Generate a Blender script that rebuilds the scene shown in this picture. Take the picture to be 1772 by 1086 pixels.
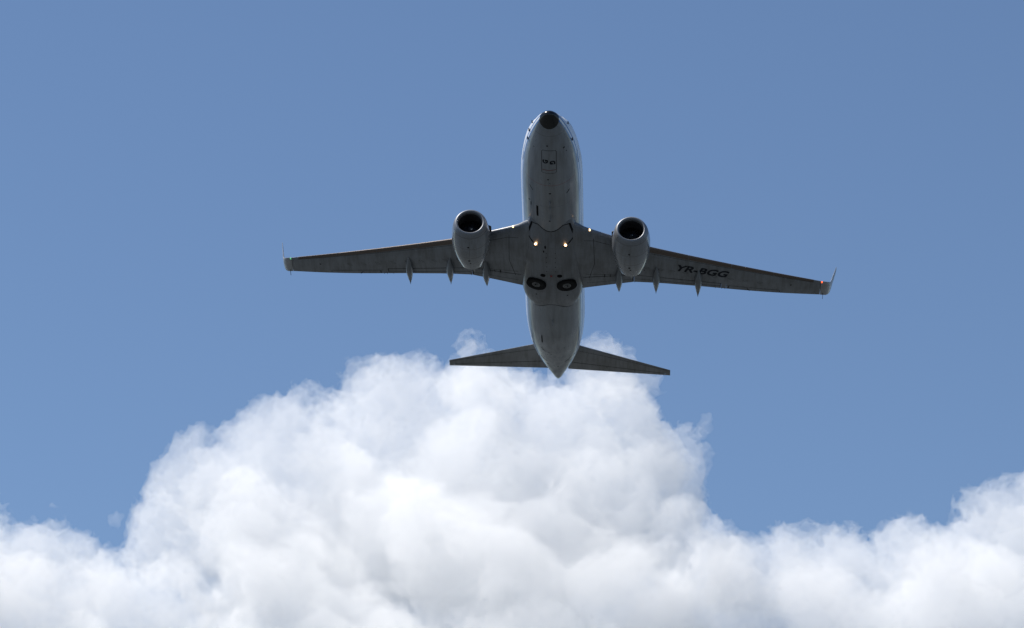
import bpy, bmesh, math, random
import numpy as np
from mathutils import Vector, Matrix
from mathutils.bvhtree import BVHTree

for o in list(bpy.data.objects):
    bpy.data.objects.remove(o, do_unlink=True)
scene = bpy.context.scene
COL = scene.collection
R = math.radians
rng = random.Random(7)

# ------------------------------------------------------------------ camera
cam_data = bpy.data.cameras.new('camera')
cam = bpy.data.objects.new('camera', cam_data)
COL.objects.link(cam)
cam.location = (0, 0, 1.7)
cam.rotation_euler = (R(90 + 18), 0, 0)
cam_data.sensor_width = 36
cam_data.lens = 36 * 7030.06 / 1772          # long telephoto
cam_data.clip_start = 1
cam_data.clip_end = 80000
scene.camera = cam

# ------------------------------------------------------------------ daylight
SUN_EL, SUN_AZ = 60.0, -74.0                  # azimuth from +Y (view direction), negative = to the left
world = bpy.data.worlds.new('World')
scene.world = world
world.use_nodes = True
wn = world.node_tree
sky = wn.nodes.new('ShaderNodeTexSky')
sky.sky_type = 'NISHITA'
sky.sun_disc = False
sky.sun_elevation = R(SUN_EL)
sky.sun_rotation = R(SUN_AZ)
sky.air_density = 0.85
sky.dust_density = 0.0
sky.ozone_density = 3.4
sky.altitude = 100
bg = wn.nodes['Background']
bg.inputs['Strength'].default_value = 0.0645
wn.links.new(sky.outputs[0], bg.inputs['Color'])
sd = bpy.data.lights.new('sun', 'SUN')
sd.energy = 3.7
sd.angle = R(0.53)
sd.color = (1.0, 0.955, 0.89)
sun = bpy.data.objects.new('sun', sd)
COL.objects.link(sun)
sdir = Vector((math.sin(R(SUN_AZ)) * math.cos(R(SUN_EL)), math.cos(R(SUN_AZ)) * math.cos(R(SUN_EL)), math.sin(R(SUN_EL))))
sun.rotation_euler = sdir.to_track_quat('Z', 'Y').to_euler()
sun.location = sdir * 200

scene.render.engine = 'CYCLES'
scene.view_settings.view_transform = 'Standard'
scene.view_settings.look = 'None'
scene.view_settings.exposure = 0.75
scene.view_settings.gamma = 1.0
cy = scene.cycles
cy.max_bounces = 64
cy.diffuse_bounces = 4
cy.glossy_bounces = 4
cy.transmission_bounces = 4
cy.volume_bounces = 64
cy.transparent_max_bounces = 128
cy.use_denoising = True
cy.sample_clamp_indirect = 8

# ------------------------------------------------------------------ materials
def mat(name, color, rough=0.5, metal=0.0, coat=0.0, emit=None, strength=0.0, spec=0.5):
    m = bpy.data.materials.new(name)
    m.use_nodes = True
    b = m.node_tree.nodes['Principled BSDF']
    b.inputs['Base Color'].default_value = (*color, 1)
    b.inputs['Roughness'].default_value = rough
    b.inputs['Metallic'].default_value = metal
    b.inputs['Coat Weight'].default_value = coat
    b.inputs['Coat Roughness'].default_value = 0.12
    b.inputs['Specular IOR Level'].default_value = spec
    if emit:
        b.inputs['Emission Color'].default_value = (*emit, 1)
        b.inputs['Emission Strength'].default_value = strength
    return m

class NT:
    """small helper for node graphs"""
    def __init__(s, m):
        s.t = m.node_tree; s.bsdf = s.t.nodes['Principled BSDF']
        s.co = s.t.nodes.new('ShaderNodeTexCoord').outputs['Object']
        sep = s.t.nodes.new('ShaderNodeSeparateXYZ'); s.t.links.new(s.co, sep.inputs[0])
        s.x, s.y, s.z = sep.outputs
    def put(s, sock, v):
        if isinstance(v, (int, float)): sock.default_value = v
        elif isinstance(v, tuple): sock.default_value = (*v, 1) if len(v) == 3 else v
        else: s.t.links.new(v, sock)
    def m(s, op, a, b=0.0, c=0.0, clamp=False):
        n = s.t.nodes.new('ShaderNodeMath'); n.operation = op; n.use_clamp = clamp
        s.put(n.inputs[0], a); s.put(n.inputs[1], b); s.put(n.inputs[2], c)
        return n.outputs[0]
    def mr(s, v, a, b, c=0.0, d=1.0):
        n = s.t.nodes.new('ShaderNodeMapRange')
        s.put(n.inputs[0], v)
        for i, q in enumerate((a, b, c, d)): n.inputs[i + 1].default_value = q
        return n.outputs[0]
    def noise(s, scale, stretch=(1, 1, 1), detail=4, rough=0.6):
        mp = s.t.nodes.new('ShaderNodeMapping'); s.t.links.new(s.co, mp.inputs['Vector'])
        mp.inputs['Scale'].default_value = stretch
        n = s.t.nodes.new('ShaderNodeTexNoise'); s.t.links.new(mp.outputs[0], n.inputs['Vector'])
        n.inputs['Scale'].default_value = scale; n.inputs['Detail'].default_value = detail
        n.inputs['Roughness'].default_value = rough
        return n.outputs[0]
    def mix(s, f, a, b):
        n = s.t.nodes.new('ShaderNodeMix'); n.data_type = 'RGBA'
        s.put(n.inputs[0], f); s.put(n.inputs[6], a); s.put(n.inputs[7], b)
        return n.outputs[2]
    def line(s, v, at, half):
        """1 within half of the coordinate value at"""
        d = s.m('ABSOLUTE', s.m('SUBTRACT', v, at))
        return s.mr(d, half * 0.6, half * 1.4, 1.0, 0.0)
    def curve(s, v, pts, lo, hi):
        """piecewise value of v; pts are (v, value)"""
        x0, x1 = pts[0][0], pts[-1][0]
        n = s.t.nodes.new('ShaderNodeFloatCurve')
        s.put(n.inputs['Value'], s.mr(v, x0, x1))
        c = n.mapping.curves[0]
        P = [((a - x0) / (x1 - x0), (b - lo) / (hi - lo)) for a, b in pts]
        while len(c.points) < len(P): c.points.new(0.5, 0.5)
        for q, p in zip(c.points, P): q.location = p
        n.mapping.update()
        return s.mr(n.outputs[0], 0, 1, lo, hi)

WHITE, BELLY, BLUE = (0.74, 0.75, 0.76), (0.20, 0.22, 0.25), (0.02, 0.13, 0.36)

def make_fuselage_paint():
    m = mat('fuselage_paint', WHITE, 0.32, 0, 0.3)
    n = NT(m)
    zl = n.curve(n.y, [(0, -0.93), (2, -0.84), (5, -0.85), (8, -0.88), (22, -0.88), (26, -0.66), (29, -0.05), (30.6, .55), (32.3, 1.2)], -2, 2)
    d = n.m('SUBTRACT', n.z, zl)
    white = n.mr(d, -0.006, 0.006)
    s1 = n.line(d, 0.03, 0.042)
    s2 = n.line(d, 0.25, 0.05)
    streak = n.noise(2.2, (1.5, 0.10, 1.5), 6, 0.65)
    blotch = n.noise(0.9, (1, 0.4, 1), 5, 0.6)
    grime = n.mr(n.m('ADD', n.m('MULTIPLY', streak, 0.6), n.m('MULTIPLY', blotch, 0.4)), 0.40, 0.62)
    belly = n.mix(grime, BELLY, (0.145, 0.155, 0.172))
    col = n.mix(white, belly, n.mix(n.m('MULTIPLY', grime, 0.15), WHITE, (0.5, 0.5, 0.5)))
    col = n.mix(n.m('MAXIMUM', s1, s2), col, BLUE)
    # circumferential and lengthwise skin joints
    ln = None
    for y in (1.45, 7.85, 22.9, 27.9, 30.2):
        a = n.line(n.y, y, 0.014); ln = a if ln is None else n.m('MAXIMUM', ln, a)
    for x in (-0.78, 0.86):
        a = n.m('MULTIPLY', n.line(n.x, x, 0.010), 0.5); ln = n.m('MAXIMUM', ln, a)
    col = n.mix(n.m('MULTIPLY', ln, 0.55), col, (0.05, 0.05, 0.055))
    col = n.mix(n.m('MULTIPLY', n.m('MULTIPLY', n.line(n.y, 5.6, 0.02), n.m('LESS_THAN', n.z, -1.15)), 0.8), col, (0.16, 0.03, 0.03))
    n.put(n.bsdf.inputs['Base Color'], col)
    n.put(n.bsdf.inputs['Roughness'], n.mr(grime, 0, 1, 0.25, 0.5))
    return m

def make_grey_paint(name, base, dark, seams=None, rough=(0.32, 0.5), coat=0.12):
    m = mat(name, base, 0.4, 0, coat)
    n = NT(m)
    streak = n.noise(2.6, (1.6, 0.16, 1.2), 6, 0.7)
    blotch = n.noise(0.8, (1, 0.7, 1), 5, 0.6)
    grime = n.mr(n.m('ADD', n.m('MULTIPLY', streak, 0.55), n.m('MULTIPLY', blotch, 0.45)), 0.42, 0.60)
    col = n.mix(grime, base, dark)
    if seams:
        ln = seams(n)
        col = n.mix(ln, col, (0.05, 0.05, 0.055))
    n.put(n.bsdf.inputs['Base Color'], col)
    n.put(n.bsdf.inputs['Roughness'], n.mr(grime, 0, 1, *rough))
    return m

def wing_seams(n):
    """chordwise rib joints and spanwise stringer joints of the lower wing skin"""
    ax = n.m('ABSOLUTE', n.x)
    ln = None
    for x in (2.95, 7.1, 12.4, 15.2):
        a = n.m('MULTIPLY', n.line(ax, x, 0.012), 0.30); ln = a if ln is None else n.m('MAXIMUM', ln, a)
    q = n.m('SUBTRACT', n.y, n.m('MULTIPLY', ax, 0.47))
    for c, k in ((11.45, 0.35), (12.25, 0.22), (12.9, 0.22)):
        ln = n.m('MAXIMUM', ln, n.m('MULTIPLY', n.line(q, c, 0.012), k))
    return ln

def fairing_seams(n):
    ln = None
    ax = n.m('ABSOLUTE', n.x)
    for y, k in ((12.0, .3), (14.5, .4), (15.45, .35), (16.85, .45), (17.75, .3)):
        a = n.m('MULTIPLY', n.line(n.y, y, 0.012), k); ln = a if ln is None else n.m('MAXIMUM', ln, a)
    for x, k in ((0.30, .4), (1.22, .3)):
        ln = n.m('MAXIMUM', ln, n.m('MULTIPLY', n.line(ax, x, 0.010), k))
    return ln

def nacelle_seams(n):
    ln = None
    for y, k in ((10.42, .5), (11.35, .5), (12.3, .85), (13.05, .8)):
        a = n.m('MULTIPLY', n.line(n.y, y, 0.022), k); ln = a if ln is None else n.m('MAXIMUM', ln, a)
    dx = n.m('ABSOLUTE', n.m('SUBTRACT', n.m('ABSOLUTE', n.x), 4.83))
    low = n.m('LESS_THAN', n.z, -2.2)
    ln = n.m('MAXIMUM', ln, n.m('MULTIPLY', n.m('MULTIPLY', n.line(dx, 0.0, 0.012), low), 0.6))
    aft = n.m('MULTIPLY', low, n.m('GREATER_THAN', n.y, 13.05))
    ln = n.m('MAXIMUM', ln, n.m('MULTIPLY', n.m('MULTIPLY', n.line(dx, 0.19, 0.012), aft), 0.6))
    rungs = n.line(n.m('FRACT', n.m('MULTIPLY', n.y, 4.0)), 0.5, 0.06)
    ln = n.m('MAXIMUM', ln, n.m('MULTIPLY', n.m('MULTIPLY', n.m('MULTIPLY', rungs, n.m('LESS_THAN', dx, 0.19)), aft), 0.45))
    return ln

M = {
    'fus': make_fuselage_paint(),
    'wing': make_grey_paint('wing_grey_paint', (0.160, 0.176, 0.202), (0.108, 0.114, 0.124), wing_seams),
    'flap': make_grey_paint('flap_grey_paint', (0.15, 0.165, 0.19), (0.10, 0.106, 0.116)),
    'fair': make_grey_paint('fairing_grey_paint', (0.150, 0.162, 0.185), (0.10, 0.104, 0.112), fairing_seams),
    'stab': make_grey_paint('stabilizer_grey_paint', (0.21, 0.215, 0.225), (0.15, 0.148, 0.148)),
    'nac': make_grey_paint('nacelle_paint', (0.18, 0.195, 0.22), (0.125, 0.13, 0.14), nacelle_seams, (0.18, 0.32), 0.5),
    'winglet': make_grey_paint('winglet_paint', (0.30, 0.31, 0.33), (0.25, 0.25, 0.25)),
    'canoe': make_grey_paint('canoe_fairing_paint', (0.17, 0.186, 0.21), (0.12, 0.126, 0.136)),
    'lip': mat('intake_lip_metal', (0.20, 0.21, 0.23), 0.5, 0.5),
    'slat': mat('slat_metal', (0.11, 0.082, 0.066), 0.55, 0.3),
    'duct': mat('intake_duct', (0.05, 0.05, 0.055), 0.5, 0.3),
    'blade': mat('fan_blade', (0.10, 0.10, 0.11), 0.35, 1.0),
    'black': mat('black_paint', (0.006, 0.007, 0.009), 0.25, 0, 0.0, spec=0.45),
    'dark': mat('dark_void', (0.006, 0.006, 0.007), 0.9, spec=0.1),
    'letter': mat('letter_paint', (0.004, 0.007, 0.014), 0.6, spec=0.12),
    'rubber': mat('tyre_rubber', (0.009, 0.009, 0.010), 0.75, spec=0.15),
    'hub': make_grey_paint('wheel_hub_paint', (0.12, 0.122, 0.13), (0.075, 0.075, 0.08)),
    'steel': mat('exhaust_steel', (0.25, 0.23, 0.21), 0.4, 1.0),
    'glass': mat('window_glass', (0.02, 0.025, 0.03), 0.08, 0, 0.5),
    'white': mat('white_paint', (0.75, 0.75, 0.75), 0.4),
    'red': mat('red_lens', (0.16, 0.01, 0.01), 0.2, 0, 0.5),
    'lamp': mat('landing_lamp', (1, 0.9, 0.7), 0.3, 0, 0, (1.0, 0.60, 0.28), 2.2),
    'lampcore': mat('landing_lamp_core', (1, 0.9, 0.8), 0.3, 0, 0, (1.0, 0.56, 0.26), 6.5),
    'navred': mat('port_light', (0.8, 0.1, 0.02), 0.3, 0, 0, (1.0, 0.10, 0.02), 1.6),
    'navgreen': mat('starboard_light', (0.1, 0.5, 0.2), 0.3, 0, 0, (0.15, 0.6, 0.25), 0.4),
    'finblue': mat('tail_blue_paint', (0.012, 0.05, 0.17), 0.3, 0, 0.6),
    'seal': mat('panel_sealant', (0.05, 0.053, 0.06), 0.6, spec=0.2),
    'chine': mat('strake_dark', (0.015, 0.015, 0.017), 0.6),
}

# ------------------------------------------------------------------ mesh helpers
def link_mesh(name, verts, faces, material, parent=None, smooth=True, sharp=35, mats=None, fmat=None):
    me = bpy.data.meshes.new(name)
    me.from_pydata([tuple(v) for v in verts], [], [tuple(f) for f in faces])
    bm = bmesh.new(); bm.from_mesh(me)
    bmesh.ops.recalc_face_normals(bm, faces=bm.faces)
    bm.to_mesh(me); bm.free()
    for mm in (mats or [material]): me.materials.append(mm)
    if fmat:
        me.polygons.foreach_set('material_index', fmat)
    if smooth:
        me.shade_smooth()
        me.set_sharp_from_angle(angle=R(sharp))
    o = bpy.data.objects.new(name, me)
    COL.objects.link(o)
    if parent: o.parent = parent
    return o

def loft(rings, close=True, cap0=True, cap1=True, verts=None, faces=None):
    verts = [] if verts is None else verts
    faces = [] if faces is None else faces
    b = len(verts); n = len(rings[0])
    for r in rings: verts += [tuple(p) for p in r]
    for i in range(len(rings) - 1):
        for j in range(n if close else n - 1):
            k = (j + 1) % n
            faces.append((b + i * n + j, b + i * n + k, b + (i + 1) * n + k, b + (i + 1) * n + j))
    if cap0: faces.append(tuple(b + j for j in range(n)))
    if cap1: faces.append(tuple(b + (len(rings) - 1) * n + j for j in reversed(range(n))))
    return verts, faces

def pchip(pts):
    X = np.array([p[0] for p in pts], float); Y = np.array([p[1] for p in pts], float)
    h = np.diff(X); dl = np.diff(Y) / h
    m = np.zeros(len(X)); m[0] = dl[0]; m[-1] = dl[-1]
    for i in range(1, len(X) - 1):
        if dl[i - 1] * dl[i] > 0:
            w1 = 2 * h[i] + h[i - 1]; w2 = h[i] + 2 * h[i - 1]
            m[i] = (w1 + w2) / (w1 / dl[i - 1] + w2 / dl[i])
    def f(x):
        i = int(np.clip(np.searchsorted(X, x) - 1, 0, len(h) - 1)); t = (x - X[i]) / h[i]; t = min(max(t, 0), 1)
        return float((2*t**3-3*t**2+1)*Y[i] + (t**3-2*t**2+t)*h[i]*m[i] + (-2*t**3+3*t**2)*Y[i+1] + (t**3-t**2)*h[i]*m[i+1])
    return f

def bvh(*objs):
    V, F = [], []
    for o in objs:
        b = len(V); V += [v.co.copy() for v in o.data.vertices]
        F += [tuple(b + i for i in p.vertices) for p in o.data.polygons]
    return BVHTree.FromPolygons(V, F)

UP = Vector((0, 0, 1))
def cast_under(tree, x, y, off=0.006):
    for dx, dy in ((0, 0), (.004, .003), (-.004, .006), (.012, -.009), (-.015, -.014)):
        hit = tree.ray_cast(Vector((x + dx, y + dy, -6)), UP)
        if hit[0] is not None: break
    if hit[0] is None: return None
    n = hit[1]
    if n.z > 0: n = -n
    return hit[0] + n * off, n

def cast_side(tree, s, y, z, off=0.006):
    for dy, dz in ((0, 0), (.004, .003), (-.005, .004), (.01, -.012)):
        hit = tree.ray_cast(Vector((s * 6, y + dy, z + dz)), Vector((-s, 0, 0)))
        if hit[0] is not None: break
    if hit[0] is None: return None
    n = hit[1]
    if n.x * s < 0: n = -n
    return hit[0] + n * off, n

def patch_mesh(points_fn, outline, name, material, parent, n=4, off=0.006):
    """a thin patch laid on a surface: outline = 4 corners (a,b) mapped bilinearly, each point cast with points_fn"""
    V, F = [], []
    (a, b, c, d) = [Vector(p) for p in outline]
    for i in range(n + 1):
        for j in range(n + 1):
            u, v = i / n, j / n
            p = (a * (1 - u) + b * u) * (1 - v) + (d * (1 - u) + c * u) * v
            r = points_fn(p.x, p.y, off)
            if r is None: return None
            V.append(r[0])
    for i in range(n):
        for j in range(n):
            k = i * (n + 1) + j
            F.append((k, k + 1, k + n + 2, k + n + 1))
    return link_mesh(name, V, F, material, parent)

def ribbon(points_fn, line, width, name, material, parent, off=0.006, closed=False, step=0.12):
    """a narrow strip following a surface"""
    P = [Vector(p) for p in line]
    if closed: P.append(P[0])
    Q = []
    for a, b in zip(P[:-1], P[1:]):
        k = max(1, int((b - a).length / step))
        for i in range(k): Q.append(a.lerp(b, i / k))
    Q.append(P[-1])
    V, F = [], []
    for i, q in enumerate(Q):
        t = (Q[min(i + 1, len(Q) - 1)] - Q[max(i - 1, 0)]).normalized()
        nrm = Vector((-t.y, t.x)) * width / 2
        for s in (-1, 1):
            r = points_fn(q.x + s * nrm.x, q.y + s * nrm.y, off)
            if r is None: return None
            V.append(r[0])
    for i in range(len(Q) - 1): F.append((2 * i, 2 * i + 1, 2 * i + 3, 2 * i + 2))
    return link_mesh(name, V, F, material, parent)

def disc_on(points_fn, x, y, r, name, material, parent, off=0.006, ry=None, n=20):
    V = []
    c = points_fn(x, y, off)
    if c is None: return None
    V.append(c[0])
    for i in range(n):
        a = 2 * math.pi * i / n
        q = points_fn(x + r * math.cos(a), y + (ry or r) * math.sin(a), off)
        if q is None: return None
        V.append(q[0])
    return link_mesh(name, V, [(0, 1 + i, 1 + (i + 1) % n) for i in range(n)], material, parent)

def text_mesh(s, height, width=None, bold=0.0):
    """flat triangulated letters, cap height and overall width as given, origin at left of baseline"""
    cu = bpy.data.curves.new('t', 'FONT')
    cu.body = s; cu.offset = bold; cu.resolution_u = 5
    o = bpy.data.objects.new('t', cu); COL.objects.link(o)
    dg = bpy.context.evaluated_depsgraph_get()
    me = bpy.data.meshes.new_from_object(o.evaluated_get(dg))
    bpy.data.objects.remove(o, do_unlink=True)
    bm = bmesh.new(); bm.from_mesh(me)
    bmesh.ops.triangulate(bm, faces=bm.faces)
    bmesh.ops.subdivide_edges(bm, edges=bm.edges, cuts=1)
    bmesh.ops.triangulate(bm, faces=bm.faces)
    V = np.array([v.co[:] for v in bm.verts]); F = [tuple(v.index for v in f.verts) for f in bm.faces]
    bm.free()
    V[:, 0] -= V[:, 0].min(); V[:, 1] -= V[:, 1].min()
    V[:, 1] *= height / V[:, 1].max()
    V[:, 0] *= (width / V[:, 0].max()) if width else height / 0.72
    return V, F

# ------------------------------------------------------------------ ground
def make_ground():
    n = 48; V = [(0, 0, 0)]; F = []
    rad = [30, 120, 400, 1200, 4000, 12000, 40000]
    for r in rad:
        for i in range(n):
            a = 2 * math.pi * i / n
            V.append((r * math.cos(a), r * math.sin(a), 0))
    for i in range(n): F.append((0, 1 + i, 1 + (i + 1) % n))
    for k in range(len(rad) - 1):
        for i in range(n):
            j = (i + 1) % n
            F.append((1 + k * n + i, 1 + k * n + j, 1 + (k + 1) * n + j, 1 + (k + 1) * n + i))
    m = mat('airfield_grass', (0.08, 0.10, 0.05), 0.9)
    q = NT(m)
    a = q.noise(0.02, detail=8); b = q.noise(1.5, detail=6)
    col = q.mix(q.mr(a, 0.4, 0.6), (0.050, 0.058, 0.056), (0.082, 0.088, 0.092))
    col = q.mix(q.mr(b, 0.35, 0.65), col, (0.042, 0.049, 0.050))
    q.put(q.bsdf.inputs['Base Color'], col)
    o = link_mesh('ground', V, F, m, smooth=False)
    o['kind'] = 'structure'
make_ground()

# ------------------------------------------------------------------ the airliner
# model axes: x to the port wing tip, y from the nose to the tail, z up; metres
air = bpy.data.objects.new('airliner', None)
air.empty_display_size = 3
COL.objects.link(air)
air['label'] = 'white and grey twin engine airliner climbing overhead, wheels retracted, landing lights lit'
air['category'] = 'airplane'
ROT = Matrix(((0.9974502228, 0.0232793451, 0.0674620267), (-0.0449505547, -0.5292853566, 0.8472522995), (0.0554301415, -0.8481244504, -0.5268893774)))
T = Vector((2.59917375, 3.29476447, -250.0)) - ROT @ Vector((0, 17, 0))
air.matrix_world = (Matrix.Translation((0, 0, 1.7)) @ Matrix.Rotation(R(108), 4, 'X')) @ Matrix.Translation(T) @ ROT.to_4x4()

# --- fuselage
f_w = pchip([(0, 0.0), (.03, .15), (.12, .29), (.42, .52), (1.0, .79), (1.8, 1.08), (2.5, 1.28), (3.4, 1.49), (5, 1.705), (6, 1.79), (7, 1.83), (8, 1.84), (21, 1.84), (22.6, 1.835), (24.6, 1.755), (27, 1.48), (29.2, 1.02), (30.6, .59), (31.5, .33), (32.0, .19), (32.25, 0.05)])
f_b = pchip([(0, -.74), (.03, -.86), (.12, -.95), (.42, -1.09), (.85, -1.24), (1.5, -1.45), (2.5, -1.72), (3.5, -1.91), (4.5, -2.04), (6, -2.12), (7, -2.13), (20.5, -2.13), (22.5, -2.0), (24.6, -1.62), (27, -.98), (29, -.38), (30.6, .10), (31.6, .42), (32.25, .70)])
f_t = pchip([(0, -.74), (.03, -.62), (.12, -.52), (.42, -.34), (1, -.04), (1.6, .24), (2.0, .56), (2.6, .96), (3.2, 1.27), (4, 1.55), (5, 1.75), (6, 1.85), (7, 1.88), (24, 1.88), (27, 1.80), (29, 1.6), (30.6, 1.35), (31.6, 1.1), (32.25, .80)])
f_c = pchip([(0, -.74), (.5, -.68), (1.5, -.54), (3, -.36), (5, -.14), (6.5, 0), (21, 0), (24.6, .15), (27, .25), (29, .45), (30.6, .58), (31.6, .70), (32.25, .75)])

def fus_ring(y, n=88, grow=0.0):
    w, b, t, c = f_w(y) + grow, f_b(y) - grow, f_t(y) + grow, f_c(y)
    return [(w * math.cos(a), y, c + (t - c if math.sin(a) > 0 else c - b) * math.sin(a)) for a in (2 * math.pi * i / n for i in range(n))]

# the black nose cap ends on a slanting line: far back underneath, short at the sides
def y_cap(a): return .46 + .49 * max(0, -math.sin(a)) ** 1.4 - .10 * max(0, math.sin(a))
def slant_ring(t0, t1, n=88):
    out = []
    for i in range(n):
        a = 2 * math.pi * i / n; y = y_cap(a) * (1 - t0) + t1 * t0
        w, b, t, c = f_w(y), f_b(y), f_t(y), f_c(y)
        out.append((w * math.cos(a), y, c + (t - c if math.sin(a) > 0 else c - b) * math.sin(a)))
    return out
ys = [1.4] + [1.5 + 0.15 * i for i in range(24)] + [5.2 + 0.4 * i for i in range(5)] + list(range(8, 21)) + [21 + 0.25 * i for i in range(44)] + [31.9, 32.0, 32.1, 32.18, 32.25]
ys = sorted(set(round(y, 3) for y in ys))
V, F = loft([slant_ring(t, 1.25) for t in (0, .2, .4, .6, .8, 1)] + [fus_ring(y) for y in ys])
fus = link_mesh('fuselage', V, F, M['fus'], air, sharp=60)
ys = [0.0015, .01, .03, .06, .1, .15, .2, .27, .35, .45, .55, .65, .75, .85, .93]
rings = []
for t in (.002, .01, .03, .06, .1, .15, .22, .3, .4, .5, .6, .7, .8, .9, .995):
    ring = []
    for i in range(88):
        a = 2 * math.pi * i / 88; y = y_cap(a) * t
        w, b, tt, c = f_w(y), f_b(y), f_t(y), f_c(y)
        ring.append((w * math.cos(a), y, c + (tt - c if math.sin(a) > 0 else c - b) * math.sin(a)))
    rings.append(ring)
V, F = loft(rings)
radome = link_mesh('radome', V, F, M['black'], fus, sharp=60)
T_fus = bvh(fus)
under = lambda x, y, off=0.006: cast_under(T_fus, x, y, off)
sideP = lambda y, z, off=0.006: cast_side(T_fus, 1, y, z, off)
sideS = lambda y, z, off=0.006: cast_side(T_fus, -1, y, z, off)

# nose gear doors with the last letter of the registration on each
for s in (-1, 1):
    d = patch_mesh(under, [(s * .012, 2.55), (s * .40, 2.55), (s * .40, 4.35), (s * .012, 4.35)], 'nose_gear_door', M['fus'], fus, 6, 0.010)
ribbon(under, [(-.43, 2.6), (-.36, 2.5), (.36, 2.5), (.43, 2.6), (.43, 4.32), (.36, 4.4), (-.36, 4.4), (-.43, 4.32)], .024, 'door_gap', M['dark'], fus, .004, True)
ribbon(under, [(-.42, 4.08), (0, 4.13), (.42, 4.08)], .04, 'warning_stripe', mat('stripe_red', (.13, .02, .02), .5), fus, .016)
for s in (-1, 1):
    V, F = text_mesh('G', 0.34, 0.27, 0.06)
    pts = []
    for a, b, _ in V:
        # capital height runs across the door; readable from either side of the nose leg
        x, y = (s * .045 + s * b * 0.98, (3.42 + (a - .11) * 1.15) if s > 0 else (3.42 - (a - .11) * 1.15))
        pts.append(cast_under(T_fus, x, y, 0.018)[0])
    link_mesh('door_letter', pts, F, M['letter'], fus, smooth=False)

# belly details
patch_mesh(under, [(-.82, 8.0), (-.70, 8.0), (-.70, 9.1), (-.82, 9.1)], 'drain_panel', M['dark'], fus, 4)
patch_mesh(under, [(-.80, 23.0), (-.72, 23.0), (-.72, 24.2), (-.80, 24.2)], 'outflow_slot', M['dark'], fus, 4)
for x, y, r in ((.03, 6.4, .07), (-.06, 5.0, .055), (-.10, 2.15, .05), (.86, 2.55, .05), (-.02, 9.35, .06), (-.90, 2.6, .03), (1.0, 2.9, .03),
                (-.25, 26.1, .05), (.1, 28.9, .05), (-1.25, 7.9, .05), (-.75, 25.6, .05), (.62, 24.9, .04), (-.55, 28.6, .06)):
    disc_on(under, x, y, r, 'drain_port', M['dark'], fus)
ribbon(under, [(-.88, 25.2), (-.62, 25.75), (-.3, 25.85)], .05, 'tail_vent', M['dark'], fus)
ribbon(under, [(-1.2, 6.3), (-1.0, 6.6)], .05, 'vent_slot', M['dark'], fus)
ribbon(under, [(1.0, 6.75), (1.15, 6.5)], .06, 'vent_slot', M['dark'], fus)
ribbon(under, [(-1.15, 8.0), (-1.15, 8.35)], .05, 'vent_slot', M['dark'], fus)
def blade_antenna(x, y, L, H, base_fn=under):
    p = base_fn(x, y, 0)[0]
    V = []
    for k, (l, t, h) in enumerate(((L, .035, 0.02), (L * .9, .03, -H * .4), (L * .55, .014, -H))):
        yo = k * L * .18
        V += [(p.x - t, p.y + yo + l * .3, p.z + h), (p.x, p.y + yo, p.z + h), (p.x + t, p.y + yo + l * .3, p.z + h), (p.x, p.y + yo + l, p.z + h)]
    rings = [V[0:4], V[4:8], V[8:12]]
    v, f = loft(rings)
    return link_mesh('blade_antenna', v, f, M['flap'], fus, sharp=50)
blade_antenna(0.02, 7.1, .32, .26); blade_antenna(0.02, 7.75, .22, .15); blade_antenna(.05, 8.7, .34, .30)
blade_antenna(.02, 5.3, .16, .10); blade_antenna(0.0, 20.4, .40, .32)
# air data probes on the nose
for fn, s in ((sideP, 1), (sideS, -1)):
    for y, z in ((1.72, -.28), (2.15, -.52), (2.62, -.78)) if s < 0 else ((1.75, -.22), (2.62, -.72)):
        r = fn(y, z, 0.0)
        p, nn = r
        b = p + nn * .05
        V, F = loft([[(b.x + .03 * math.cos(a), b.y - .12 + k * .26, b.z + .03 * math.sin(a)) for a in (i * math.pi / 4 for i in range(8))] for k in (0, .5, 1)])
        b0 = len(V)
        V += [tuple(p + Vector((0, -.05, 0))), tuple(p + Vector((0, .12, 0))), tuple(b + Vector((0, .10, 0))), tuple(b + Vector((0, -.02, 0)))]
        F.append((b0, b0 + 1, b0 + 2, b0 + 3))
        link_mesh('pitot_probe', V, F, M['chine'], fus, sharp=50)
# flight deck windows, cabin windows, doors
for fn, s in ((sideP, 1), (sideS, -1)):
    for quad in ([(1.80, .34), (2.40, .36), (2.62, .78), (2.12, .70)], [(2.47, .36), (3.02, .40), (3.10, .80), (2.70, .80)], [(3.09, .42), (3.42, .50), (3.36, .78), (3.17, .80)]):
        patch_mesh(fn, quad, 'cockpit_window', M['glass'], fus, 4, .012)
    k = 0
    for i in range(43):
        y = 5.6 + i * .508
        if 15.7 < y < 16.0: continue
        patch_mesh(fn, [(y - .11, .32), (y + .11, .32), (y + .11, .66), (y - .11, .66)], 'cabin_window', M['glass'], fus, 2, .006)
    for y0, w, z0, z1 in ((4.15, .86, -.72, 1.12), (27.2, .76, -.60, 1.1)):
        ribbon(fn, [(y0, z0), (y0 + w, z0), (y0 + w, z1), (y0, z1)], .03, 'cabin_door_outline', M['dark'], fus, .005, True)

# windshield front panes
def front(x, z, off=0.01):
    hit = T_fus.ray_cast(Vector((x, -2, z)), Vector((0, 1, 0)))
    return (hit[0] + hit[1] * off * (1 if hit[1].y < 0 else -1), hit[1]) if hit[0] else None
for s in (-1, 1):
    patch_mesh(front, [(s * .05, .42), (s * .62, .42), (s * .60, .86), (s * .05, .92)], 'windshield', M['glass'], fus, 5, .012)

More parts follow.
